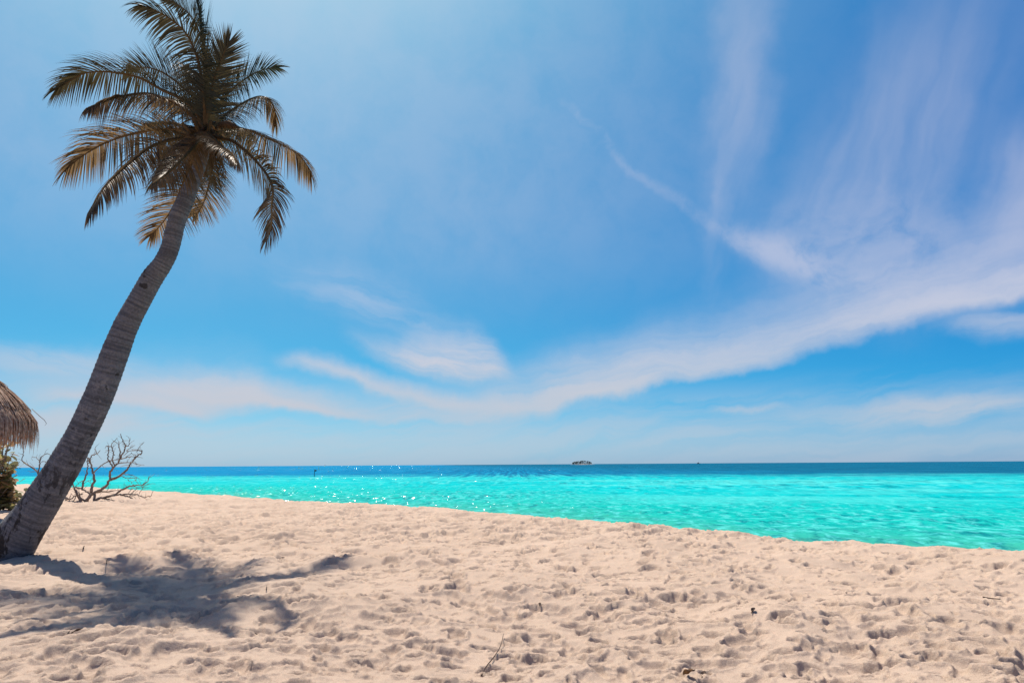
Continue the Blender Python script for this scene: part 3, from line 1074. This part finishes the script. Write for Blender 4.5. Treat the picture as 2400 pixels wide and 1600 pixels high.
# ------------------------------------------------------------------ thatched parasol
def build_parasol():
    PD = 20.0
    c = at(-104, 1000, PD)
    cx, cy = c.x, c.y
    gz = GZ(cx, cy)
    root = empty("thatched_parasol", (cx, cy, gz), "round thatched beach parasol roof with a shaggy dry palm fringe behind the palm trunk", "parasol")
    eave_z = at(90, 985, PD).z
    top_z = eave_z + 1.48
    Rm = 1.90

    def prof(u):                                   # u 0 apex .. 1 eave
        r = Rm * (u ** 0.92)
        z = top_z - (top_z - eave_z) * (0.55 * u + 0.45 * u ** 2.6)
        return r, z
    mb = MB()
    mb.tube([(cx, cy, gz - 0.3), (cx, cy, 1.5), (cx, cy, top_z - 0.15)], [0.075, 0.07, 0.06], 10)
    mb.build("post", M_DEAD, root)
    for k in range(10):
        a = k * 2 * math.pi / 10
        mb = MB()
        pts = []
        for u in (0.03, 0.35, 0.7, 0.97):
            r, z = prof(u)
            pts.append((cx + math.cos(a) * r, cy + math.sin(a) * r, z - 0.09))
        mb.tube(pts, [0.03] * 4, 6)
        mb.build("rafter", M_DEAD, root)
    # thatch bedding
    mb = MB()
    vs, fs = [], []
    nu, na = 12, 40
    for i in range(nu):
        r, z = prof(0.02 + 0.86 * i / (nu - 1))
        for k in range(na):
            a = 2 * math.pi * k / na
            vs.append((cx + math.cos(a) * r, cy + math.sin(a) * r, z - 0.05))
    for i in range(nu - 1):
        for k in range(na):
            fs.append((i * na + k, i * na + (k + 1) % na, (i + 1) * na + (k + 1) % na, (i + 1) * na + k))
    mb.add(vs, fs)
    mb.build("thatch_bedding", M_THATCH_DARK, root)
    rnd = random.Random(3)
    mb = MB()
    for tier, (u0, u1, cnt) in enumerate([(0.02, 0.5, 700), (0.36, 0.86, 900), (0.62, 1.0, 1700)]):
        for k in range(cnt):
            a = rnd.uniform(0, 2 * math.pi)
            ua = rnd.uniform(u0, u0 + 0.12 if tier < 2 else 0.86)
            ub = u1 + rnd.uniform(-0.06, 0.05)
            hang = rnd.uniform(0.12, 0.80) if tier == 2 else rnd.uniform(0.0, 0.1)
            if tier == 2 and rnd.random() < 0.12:
                hang += rnd.uniform(0.05, 0.22)
            lift = rnd.uniform(0.0, 0.07) + (0.05 if tier == 1 else 0.09 if tier == 0 else 0)
            w = rnd.uniform(0.008, 0.027)
            da = rnd.uniform(-0.10, 0.10)
            P = []
            m = 5
            for j in range(m):
                u = ua + (ub - ua) * j / (m - 1)
                r, z = prof(min(u, 1.03))
                aa = a + da * j / (m - 1)
                P.append(Vector((cx + math.cos(aa) * (r + lift * 0.3), cy + math.sin(aa) * (r + lift * 0.3), z + lift)))
            outv = Vector((math.cos(a + da), math.sin(a + da), 0))
            last = P[-1]
            kk = rnd.uniform(0.05, 0.35)
            for j in (1, 2, 3):
                f = j / 3
                P.append(last + outv * (kk * hang * f * (1 - 0.55 * f)) + Vector((rnd.uniform(-.015, .015), rnd.uniform(-.015, .015), -hang * f)))
            sd = Vector((-math.sin(a), math.cos(a), rnd.uniform(-0.5, 0.5))).normalized()
            vv = []
            for j, p in enumerate(P):
                ww = w * (1.0 if j < len(P) - 1 else 0.25)
                vv += [p + sd * ww, p - sd * ww]
            mb.add(vv, [(2 * j, 2 * j + 1, 2 * j + 3, 2 * j + 2) for j in range(len(P) - 1)], 0.0, rnd.random() ** 1.5)
    th_ = mb.build("thatch", M_THATCH, root)
    tag(th_, kind='stuff')
    # binding rope round the upper tier
    mb = MB()
    r, z = prof(0.60)
    pts = [(cx + math.cos(a) * (r + .05), cy + math.sin(a) * (r + .05), z + 0.08 + 0.01 * math.sin(a * 9)) for a in np.linspace(0, 2 * math.pi, 60)]
    mb.tube(pts, [0.013] * 60, 5)
    mb.build("binding_rope", M_DEAD, root)
    # one stray stem sticking out of the thatch
    mb = MB()
    q = [at(75, 958, PD - 0.3), at(92, 974, PD - 0.4), at(104, 984, PD - 0.45), at(109, 992, PD - 0.45), at(105, 997, PD - 0.45)]
    mb.tube(q, [0.010, 0.009, 0.008, 0.006, 0.003], 5)
    mb.build("stray_stem", M_DEAD, root)


build_parasol()


# ------------------------------------------------------------------ leafy shrub at the left edge
def build_shrub():
    D = 23.0
    b = on_plane(-12, 1196)
    D = b.y
    gz = GZ(b.x, b.y)
    root = empty("leafy_shrub", (b.x, b.y, gz), "broad-leaved green and brown shrub growing below the thatched parasol", "shrub")
    rnd = random.Random(9)
    # stems
    tips = []
    targets = [(28, 1015), (34, 1140), (52, 1160), (58, 1185), (30, 1195), (10, 1185), (38, 1128), (16, 1002), (32, 1060), (46, 1082), (40, 1112), (50, 1190), (44, 1150), (20, 1040), (8, 1025), (22, 1130), (30, 1175), (-20, 1030), (-50, 1060), (-60, 1130), (-20, 1100), (10, 1160), (-40, 1170), (2, 1080), (12, 1060), (25, 1095), (30, 1150), (44, 1172), (14, 1110)]
    for k, (tx, ty) in enumerate(targets):
        Y = D + rnd.uniform(-0.9, 0.9)
        e = at(tx, ty, Y)
        s = Vector((b.x + rnd.uniform(-.2, .2), b.y + rnd.uniform(-.2, .2), gz - 0.1))
        mid = s.lerp(e, 0.5) + Vector((rnd.uniform(-.2, .2), rnd.uniform(-.2, .2), 0.25))
        pts, L = catmull([s, mid, e], 9)
        mb = MB()
        mb.tube(pts, [0.03 * (1 - i / 10) + 0.004 for i in range(9)], 5)
        mb.build("stem", M_DEAD, root)
        tips.append(pts)

    def leaf_mesh(mat):
        mb = MB()
        vs, fs = [], []
        rows = 5
        for i in range(rows + 1):
            u = i / rows
            w = 0.5 * math.sin(math.pi * min(u * 0.86 + 0.07, 1)) ** 0.7 * (1 if i else 0.2) * 0.82
            if i == rows:
                w = 0.08
            z = -0.16 * u * u
            vs += [(-w, u, z + 0.10 * w), (0, u, z), (w, u, z + 0.10 * w)]
        for i in range(rows):
            o = i * 3
            fs += [(o, o + 1, o + 4, o + 3), (o + 1, o + 2, o + 5, o + 4)]
        mb.add(vs, fs)
        return mb.build("leaf", mat, mesh_only=True)
    meshes = [leaf_mesh(M_SHRUB), leaf_mesh(M_SHRUB), leaf_mesh(M_SHRUB2)]
    off = Vector((b.x, b.y, gz))
    cnt = 0
    for pts in tips:
        for k in range(14):
            f = rnd.uniform(0.5, 1.0)
            p = pts[int(f * 8)] + Vector((rnd.gauss(0, .13), rnd.gauss(0, .15), rnd.gauss(0, .13)))
            if p.z < gz + 0.05:
                p.z = gz + 0.06
            o = bpy.data.objects.new("leaf", rnd.choice(meshes))
            COL.objects.link(o)
            o.parent = root
            o.location = p - off
            s = rnd.uniform(0.20, 0.33)
            o.scale = (s, s, s)
            o.rotation_euler = (rnd.uniform(-0.6, 0.9), rnd.uniform(-0.7, 0.7), rnd.uniform(0, 6.28))
            cnt += 1


build_shrub()


# ------------------------------------------------------------------ bare dead shrub behind the trunk
def build_dead_shrub():
    g = on_plane(215, 1176)
    D = g.y
    gz = GZ(g.x, g.y)
    root = empty("bare_shrub", (g.x, g.y, gz), "leafless dead shrub with grey tangled branches just behind the palm trunk", "dead shrub")
    rnd = random.Random(21)

    def A_(p):
        return (130 + p[0] * 0.12752, 1000 + p[1] * 0.12755)

    def B_(p):
        return (p[0] * 0.2104, 890 + p[1] * 0.2104)
    br = [
        (A_, [(560, 1370), (640, 1260), (760, 1190), (860, 1140), (950, 1060), (1010, 970), (990, 900), (1030, 810), (1070, 740), (1130, 680), (1190, 590), (1250, 470), (1290, 340), (1240, 260), (1210, 210), (1205, 120)], 50, 9, 0, -0.4),
        (A_, [(1010, 970), (1110, 940), (1200, 880), (1290, 810), (1350, 730), (1400, 650), (1470, 570), (1530, 505), (1585, 500), (1590, 430), (1500, 430), (1300, 450)], 38, 8, -0.1, 0.5),
        (A_, [(1050, 740), (1030, 690), (980, 610), (960, 520), (985, 430), (980, 350), (940, 350), (920, 390)], 24, 7, -0.2, 0.3),
        (A_, [(1090, 710), (1040, 610), (1075, 510), (1060, 440), (1020, 350), (1080, 260), (1140, 200)], 22, 7, -0.2, -0.6),
        (A_, [(1190, 570), (1190, 450), (1155, 330), (1180, 270)], 20, 7, -0.3, 0.2),
        (A_, [(1200, 600), (1290, 560), (1400, 545), (1600, 570)], 16, 5, -0.3, 0.4),
        (A_, [(1150, 670), (1250, 660), (1400, 655), (1500, 690), (1640, 700)], 16, 5, -0.3, -0.5),
        (A_, [(710, 825), (830, 715), (970, 625), (1090, 605), (1180, 575)], 20, 6, 0.1, -0.3),
        (A_, [(1290, 350), (1350, 345), (1360, 260), (1355, 190)], 12, 5, -0.4, -0.6),
        (A_, [(1500, 430), (1550, 360), (1625, 285)], 11, 5, 0.4, 0.6),
        (A_, [(1290, 560), (1390, 480), (1470, 530)], 10, 5, -0.2, 0.1),
        (A_, [(1300, 440), (1370, 390), (1470, 330)], 10, 5, -0.2, 0.1),
        (A_, [(650, 1215), (680, 1080), (720, 980), (700, 860), (680, 750), (620, 640), (600, 570), (560, 550)], 42, 14, 0, 0.3),
        (A_, [(630, 640), (655, 530), (770, 490), (830, 430)], 20, 7, 0.2, 0.0),
        (A_, [(770, 490), (720, 410), (745, 360)], 12, 5, 0.1, 0.0),
        (A_, [(480, 1115), (520, 1000), (570, 870), (595, 730), (585, 620), (600, 570)], 28, 12, 0.2, 0.4),
        (A_, [(480, 1385), (400, 1250), (350, 1120), (315, 1000)], 46, 16, 0, 0.2),
        (A_, [(690, 1370), (800, 1310), (950, 1285), (1100, 1240), (1200, 1160), (1320, 1110), (1440, 1070), (1600, 1065), (1690, 1010), (1720, 900)], 42, 8, 0, -0.6),
        (A_, [(900, 1290), (1100, 1250), (1250, 1240), (1500, 1240), (1640, 1300), (1750, 1270), (1800, 1170)], 28, 6, -0.2, -0.8),
        (A_, [(1200, 1250), (1330, 1280), (1470, 1330), (1370, 1365)], 22, 7, -0.3, -0.9),
        (A_, [(370, 1105), (480, 1135), (560, 1190), (650, 1240)], 26, 22, 0.2, 0.0),
        (A_, [(720, 1375), (720, 1195), (860, 1188), (940, 1190), (1180, 1160)], 38, 7, -0.1, 0.2),
        (A_, [(560, 1370), (450, 1290), (430, 1190)], 36, 12, 0, -0.1),
        (A_, [(110, 1400), (200, 1340), (280, 1320), (370, 1270), (500, 1220)], 20, 14, -0.2, 0.0),
        (A_, [(300, 1420), (380, 1270), (360, 1180)], 16, 7, -0.1, 0.0),
        (A_, [(250, 1410), (270, 1290), (290, 1210)], 14, 6, -0.1, 0.1),
        (A_, [(1200, 890), (1290, 940), (1400, 940), (1500, 940)], 12, 5, -0.2, -0.4),
        (A_, [(1250, 870), (1400, 885), (1480, 930), (1490, 1020)], 12, 4, -0.2, 0.3),
        (A_, [(1330, 960), (1410, 1040)], 9, 4, -0.2, 0.1),
        (A_, [(940, 1190), (980, 1100), (1020, 1050)], 10, 4, 0.0, 0.1),
        (A_, [(900, 1320), (1000, 1330), (1080, 1360)], 22, 8, -0.1, -0.4),
        (A_, [(1390, 1230), (1490, 1130), (1620, 1090), (1710, 1040)], 12, 4, -0.4, -0.2),
        (A_, [(1540, 1230), (1600, 1140), (1610, 1090)], 9, 4, -0.4, -0.2),
        (A_, [(1330, 1230), (1380, 1160), (1500, 1110)], 9, 4, -0.3, -0.2),
        (A_, [(350, 1110), (440, 1010), (540, 970)], 9, 4, 0.2, 0.0),
        (A_, [(500, 1050), (600, 990), (700, 950)], 8, 4, 0.2, 0.0),
        (B_, [(760, 1330), (640, 1250), (520, 1170), (470, 1090), (430, 1060), (415, 1020), (370, 980), (300, 940), (245, 900), (260, 830), (250, 720)], 26, 5, 0.3, 0.9),
        (B_, [(425, 1040), (445, 920), (460, 850), (520, 820), (585, 850)], 14, 4, 0.7, 0.9),
        (B_, [(445, 900), (400, 860), (350, 855)], 7, 3, 0.7, 0.8),
        (B_, [(460, 915), (560, 900)], 7, 3, 0.7, 0.8),
    ]
    for fn, pp, w0, w1, d0, d1 in br:
        sc_ = 0.12752 if fn is A_ else 0.2104
        m = len(pp)
        P3 = []
        for i, q in enumerate(pp):
            x, y = fn(q)
            u = i / (m - 1)
            P3.append(at(x, y, D + d0 + (d1 - d0) * u))
        n = max(6, 3 * m)
        seg = [0.0]
        for a_, b_ in zip(P3[:-1], P3[1:]):
            seg.append(seg[-1] + (b_ - a_).length)
        L = seg[-1]
        tq = sorted(set([round(L * i / (n - 1), 4) for i in range(n)] + [round(q, 4) for q in seg]))
        n = len(tq)
        pts = [Vector([float(np.interp(q, seg, [p[c] for p in P3])) for c in range(3)]) for q in tq]
        pts = [p + Vector((rnd.gauss(0, .012), rnd.gauss(0, .02), rnd.gauss(0, .012))) for p in pts]
        if pts[0].z < gz + 0.12:
            pts[0].z = gz - 0.05
        pxm = D / F * sc_ / 2 * 1.2
        rr = [max((w0 + (w1 - w0) * i / (n - 1)) * pxm, 0.006) * rnd.uniform(0.88, 1.12) for i in range(n)]
        mb = MB()
        mb.tube(pts, rr, 6)
        o = mb.build("branch", M_DEAD, root)
        # fine twigs
        tw = MB()
        nt = int(L * 5.5)
        for k in range(nt):
            i = rnd.randint(n // 3, n - 2)
            p = pts[i]
            t = (pts[i + 1] - pts[i]).normalized()
            d = (t * 0.7 + Vector((rnd.gauss(0, .6), rnd.gauss(0, .6), rnd.gauss(0.15, .6)))).normalized()
            ll = rnd.uniform(0.12, 0.42)
            q = [p]
            for j in range(3):
                d = (d + Vector((rnd.gauss(0, .25), rnd.gauss(0, .25), rnd.gauss(0, .25)))).normalized()
                nx = q[-1] + d * ll / 3
                nx.z = max(nx.z, gz + 0.01)
                q.append(nx)
            tw.tube(q, [0.0095, 0.008, 0.0065, 0.0045], 4)
        if nt:
            tag(tw.build("twigs", M_DEAD, o), kind='stuff')


build_dead_shrub()


# ------------------------------------------------------------------ far things on the water
def build_island():
    D = 3000.0
    c = at(1362, 1088, D)
    root = empty("island", (c.x, c.y, SEA_Z), "tiny wooded island with a white sandbank on the horizon", "island")
    k = D / F
    rnd = random.Random(4)
    mb = MB()
    vs, fs = [], []
    n = 40
    Lx, Rx = -25 * k, 33 * k
    for i in range(n + 1):
        u = i / n
        x = Lx + (Rx - Lx) * u
        h = 1.5 * math.sin(math.pi * u) ** 0.6 * (1 if x < 24 * k else 0.7)
        wy = 45 * math.sin(math.pi * u) ** 0.5 + 2
        for y, z in ((-wy, -1.0), (-wy * 0.55, h * 0.8), (0, h), (wy * 0.55, h * 0.8), (wy, -1.0)):
            vs.append((c.x + x, c.y + y, SEA_Z + z))
    for i in range(n):
        for j in range(4):
            o = i * 5 + j
            fs.append((o, o + 1, o + 6, o + 5))
    mb.add(vs, fs)
    mb.build("sandbank", M_ISLE_SAND, root)
    mb = MB()
    # wooded mass: many leaf tufts on short trunks
    for t in range(120):
        u = rnd.random()
        x = (-20 + 44 * u) * k
        hh = float(np.interp(u, [0, .1, .3, .6, .8, .9, 1], [7, 11, 13, 15, 14, 10.5, 7])) * rnd.uniform(0.75, 1.12)
        y = rnd.uniform(-22, 22)
        bx, by = c.x + x, c.y + y
        mb.tube([(bx, by, 1.0), (bx + rnd.uniform(-1, 1), by, hh)], [0.3, 0.2], 4)
        for q in range(16 if u < 0.55 or rnd.random() < 0.6 else 7):
            a = rnd.uniform(0, 6.28)
            rr = rnd.uniform(0.3, 2.6)
            zc = hh - abs(rnd.gauss(0, 2.0)) if u < 0.6 else hh - abs(rnd.gauss(0, 1.2))
            p = Vector((bx + math.cos(a) * rr, by + math.sin(a) * rr, zc))
            s = rnd.uniform(0.7, 1.5)
            vv = [p + Vector((rnd.uniform(-s, s), rnd.uniform(-s, s), rnd.uniform(-s * .6, s * .6))) for _ in range(4)]
            mb.add(vv, [(0, 1, 2), (0, 2, 3), (0, 3, 1), (1, 3, 2)])
    # undergrowth
    for t in range(260):
        u = rnd.random()
        p = Vector((c.x + (-21 + 45 * u) * k, c.y + rnd.uniform(-26, 26), SEA_Z + rnd.uniform(2.2, 4.5 if u > 0.6 else 6.5)))
        s = rnd.uniform(1.0, 2.0)
        vv = [p + Vector((rnd.uniform(-s, s), rnd.uniform(-s, s), rnd.uniform(-s, s))) for _ in range(4)]
        mb.add(vv, [(0, 1, 2), (0, 2, 3), (0, 3, 1), (1, 3, 2)])
    tag(mb.build("trees", M_ISLE_TREE, root, smooth=False), kind='stuff')


build_island()


def build_boat(px, py, D, L, label, mast):
    c = at(px, py, D)
    root = empty("boat", (c.x, c.y, SEA_Z), label, "boat")
    mb = MB()
    secs = [(-0.5, 0.10, 0.16), (-0.3, 0.16, 0.13), (0.1, 0.17, 0.12), (0.35, 0.10, 0.16), (0.5, 0.01, 0.21)]
    vs, fs = [], []
    for (x, w, h) in secs:
        vs += [(c.x + x * L, c.y - w * L, SEA_Z + h * L), (c.x + x * L * 0.94, c.y, SEA_Z - 0.06 * L), (c.x + x * L, c.y + w * L, SEA_Z + h * L)]
    for i in range(4):
        o = i * 3
        fs += [(o, o + 1, o + 4, o + 3), (o + 1, o + 2, o + 5, o + 4), (o, o + 3, o + 5, o + 2)]
    fs += [(0, 2, 1), (12, 13, 14)]
    mb.add(vs, fs)
    mb.build("hull", M_BOAT, root)
    mb = MB()
    x0, x1, wd, z0, z1 = -0.28, 0.12, 0.10, 0.10, 0.34
    vs = [(c.x + x * L, c.y + s * wd * L, SEA_Z + z * L) for z in (z0, z1) for x, s in ((x0, -1), (x1, -1), (x1 * (1.0 if z == z0 else 0.5), 1), (x0, 1))]
    mb.add(vs, [(0, 1, 5, 4), (1, 2, 6, 5), (2, 3, 7, 6), (3, 0, 4, 7), (4, 5, 6, 7), (3, 2, 1, 0)])
    mb.build("cabin", M_BOAT, root, smooth=False)
    if mast:
        mb = MB()
        mb.tube([(c.x, c.y, SEA_Z + 0.1 * L), (c.x, c.y, SEA_Z + mast * L)], [0.018 * L, 0.012 * L], 6)
        mb.build("mast", M_BOAT, root)


build_boat(1637, 1084, 2600.0, 13.0, "small dark boat with a thin mast on the horizon right of the wooded island", 0.95)
build_boat(41, 1096, 1500.0, 4.2, "tiny dark boat on the horizon beside the leafy shrub, nearer the shrub", 0)
build_boat(47, 1096, 1500.0, 4.2, "tiny dark boat on the horizon beside the leafy shrub, farther from the shrub", 0)


def build_marker():
    p = on_plane(736.5, 1117, SEA_Z)
    root = empty("marker_pole", (p.x, p.y, SEA_Z), "thin dark marker pole with a small flag standing in the shallow water", "pole")
    mb = MB()
    t = at(737.5, 1101, p.y)
    mb.tube([(p.x, p.y, SEA_Z - 1.0), (p.x, p.y, SEA_Z + 0.5), (t.x, t.y, t.z + 0.1)], [0.06, 0.055, 0.05], 7)
    mb.build("pole", M_POLE, root)
    mb = MB()
    vs = []
    for i in range(5):
        x = i / 4 * 0.36
        y = 0.05 * math.sin(i * 1.4)
        for s in (0.012, -0.012):
            vs += [(t.x + x, t.y + y + s, t.z + 0.05), (t.x + x, t.y + y + s, t.z - 0.25)]
    fs = []
    for i in range(4):
        o = i * 4
        fs += [(o, o + 1, o + 5, o + 4), (o + 2, o + 6, o + 7, o + 3), (o, o + 4, o + 6, o + 2), (o + 1, o + 3, o + 7, o + 5)]
    fs += [(0, 2, 3, 1), (16, 17, 19, 18)]
    mb.add(vs, fs)
    mb.build("flag", M_POLE, root)


build_marker()


# ------------------------------------------------------------------ litter on the sand
def ground_pt(px, py, lift=0.0):
    p = on_plane(px, py)
    for _ in range(3):
        p = on_plane(px, py, GZ(p.x, p.y))
    p.z = GZ(p.x, p.y) + lift
    return p


def twig(pxs, r0, r1, label, lift=0.01, group=None, branches=()):
    o = ground_pt(*pxs[0])
    root = empty("twig", (o.x, o.y, o.z), label, "twig", group)
    zb = sorted(GZ(q.x, q.y) for q in (ground_pt(x, y) for x, y in pxs))[len(pxs) // 2] - 0.004
    P = [on_plane(x, y, (o.z + zb) / 2 + lift * 0.5) for x, y in pxs]
    pts, L = catmull(P, max(6, 4 * len(P))) if len(P) > 2 else ([P[0].lerp(P[1], i / 5) for i in range(6)], 1)
    n = len(pts)
    z0, z1 = pts[0].z, pts[-1].z
    lin = [z0 + (z1 - z0) * i / (n - 1) for i in range(n)]
    need = max([0.0] + [(GZ(p.x, p.y) - l) / max(0.35, 4 * (i / (n - 1)) * (1 - i / (n - 1))) for i, (p, l) in enumerate(zip(pts, lin))])
    need = min(need, 0.010)
    pts = [Vector((p.x, p.y, l + need * 4 * (i / (n - 1)) * (1 - i / (n - 1)) + r0 * 0.5)) for i, (p, l) in enumerate(zip(pts, lin))]
    mb = MB()
    mb.tube(pts, [r0 + (r1 - r0) * i / (n - 1) for i in range(n)], 6)
    mb.build("stem", M_TWIG, root)
    for b in branches:
        Q = [ground_pt(x, y, lift) for x, y in b]
        mb = MB()
        mb.tube(Q, [r0 * 0.8] + [r1] * (len(Q) - 1), 5)
        mb.build("side_shoot", M_TWIG, root)
    return root


def dry_leaf(px, py, size, rot, label, curl=1.0, tilt=0.5, mat=None, name="dry_leaf", cat="dry leaf"):
    o = ground_pt(px, py)
    near_z = max(GZ(o.x + a_, o.y + b_) for a_ in (-.05, 0, .05) for b_ in (-.12, -.06, 0, .05))
    o.z = max(o.z, near_z - 0.012)
    root = empty(name, (o.x, o.y, o.z), label, cat)
    mb = MB()
    vs, fs = [], []
    nu, nv = 9, 6
    ca, sa = math.cos(rot), math.sin(rot)
    ct, st = math.cos(tilt), math.sin(tilt)
    for i in range(nu + 1):
        u = i / nu
        w = size * 0.34 * math.sin(math.pi * (u * 0.94 + 0.03)) ** 0.7
        for j in range(nv + 1):
            v = (j / nv - 0.5) * 2
            a = v * 1.25 * curl
            y = math.sin(a) / 1.25 / max(curl, 0.1) * w
            z = (1 - math.cos(a)) * w * 0.9
            x = (u - 0.5) * size
            z += 0.16 * size * (u - 0.5) ** 2 + 0.03 * size * math.sin(9 * u + 4 * v)
            x, z = x * ct - z * st, x * st + z * ct
            vs.append((o.x + x * ca - y * sa, o.y + x * sa + y * ca, o.z + z + 0.22 * size * abs(st) + 0.004))
    for i in range(nu):
        for j in range(nv):
            a = i * (nv + 1) + j
            fs.append((a, a + 1, a + nv + 2, a + nv + 1))
    mb.add(vs, fs)
    b = mb.build("blade", mat or M_DRY, root)
    md = b.modifiers.new("thickness", 'SOLIDIFY')
    md.thickness = 0.003
    mb = MB()
    k = nv // 2
    ends = [Vector(vs[k]), Vector(vs[(nv + 1) + k])]
    d = (ends[0] - ends[1]).normalized()
    p1 = ends[0] + d * size * 0.22
    p1.z = max(p1.z, GZ(p1.x, p1.y))
    mb.tube([ends[0], p1], [0.006, 0.004], 5)
    mb.build("leaf_stalk", M_TWIG, root)


twig([(1128, 1583), (1140, 1561), (1160, 1536), (1174, 1511), (1180, 1485)], 0.0048, 0.003, "long thin curved brown twig on the sand at the bottom centre of the beach", 0.045)
twig([(1727, 1429), (1742, 1434), (1756, 1440)], 0.011, 0.007, "short dark twig on the sand touching a dark seed husk", 0.016)
twig([(557, 1398), (570, 1402), (580, 1408), (572, 1411), (560, 1414)], 0.009, 0.006, "dark hooked twig on sunlit sand between the palm's shadow fingers", 0.015)
twig([(588, 1484), (598, 1488), (607, 1493)], 0.010, 0.005, "thick dark stick half buried at the tip of the palm's shadow", 0.012)
twig([(249, 1321), (250, 1315), (252, 1308)], 0.008, 0.005, "short upright dark twig in the palm's shadow near the trunk", 0.03)
twig([(156, 1489), (163, 1481), (168, 1474)], 0.006, 0.004, "thin dark twig beside a dark husk at the shadow's lower edge", 0.02)
twig([(2271, 1501), (2278, 1505), (2286, 1510)], 0.012, 0.007, "short dark stick lying on the sand near the lower right corner", 0.015)
twig([(2304, 1399), (2322, 1402), (2345, 1404)], 0.008, 0.005, "long thin dark twig lying across the sand at the right edge", 0.012)
twig([(624, 1382), (625, 1377), (625, 1372)], 0.006, 0.004, "thin pale upright twig on sunlit sand right of the shadow", 0.03)
twig([(195, 1285), (196, 1283), (198, 1280)], 0.012, 0.006, "tiny dark twig stub on the sand right of the trunk base", 0.03)
twig([(1983, 1389), (1990, 1392), (1998, 1399)], 0.008, 0.005, "thin dark twig in a footprint at the middle right of the beach", 0.012)
dry_leaf(1614, 1584, 0.11, math.radians(118), "curled glossy brown dry leaf at the bottom edge of the sand", 1.1, -0.5)
dry_leaf(1650, 1597, 0.075, math.radians(60), "small dark dry leaf half buried right of the curled brown leaf", 0.9, 0.3, M_TWIG)
dry_leaf(1766, 1433, 0.075, math.radians(50), "dark brown split seed husk lying at the end of a short twig", 1.1, 0.35, M_TWIG, "seed_husk", "seed husk")
dry_leaf(662, 1302, 0.08, math.radians(10), "small dark curled leaf on sunlit sand above the shadow's right tip", 0.9, 0.25, M_TWIG)
dry_leaf(182, 1481, 0.07, math.radians(20), "dark husk lying at the lower edge of the palm's shadow", 1.0, 0.3, M_TWIG, "seed_husk", "seed husk")
dry_leaf(1265, 1400, 0.05, math.radians(80), "tiny dark leaf scrap among footprints in the middle of the beach", 0.8, 0.4, M_TWIG)
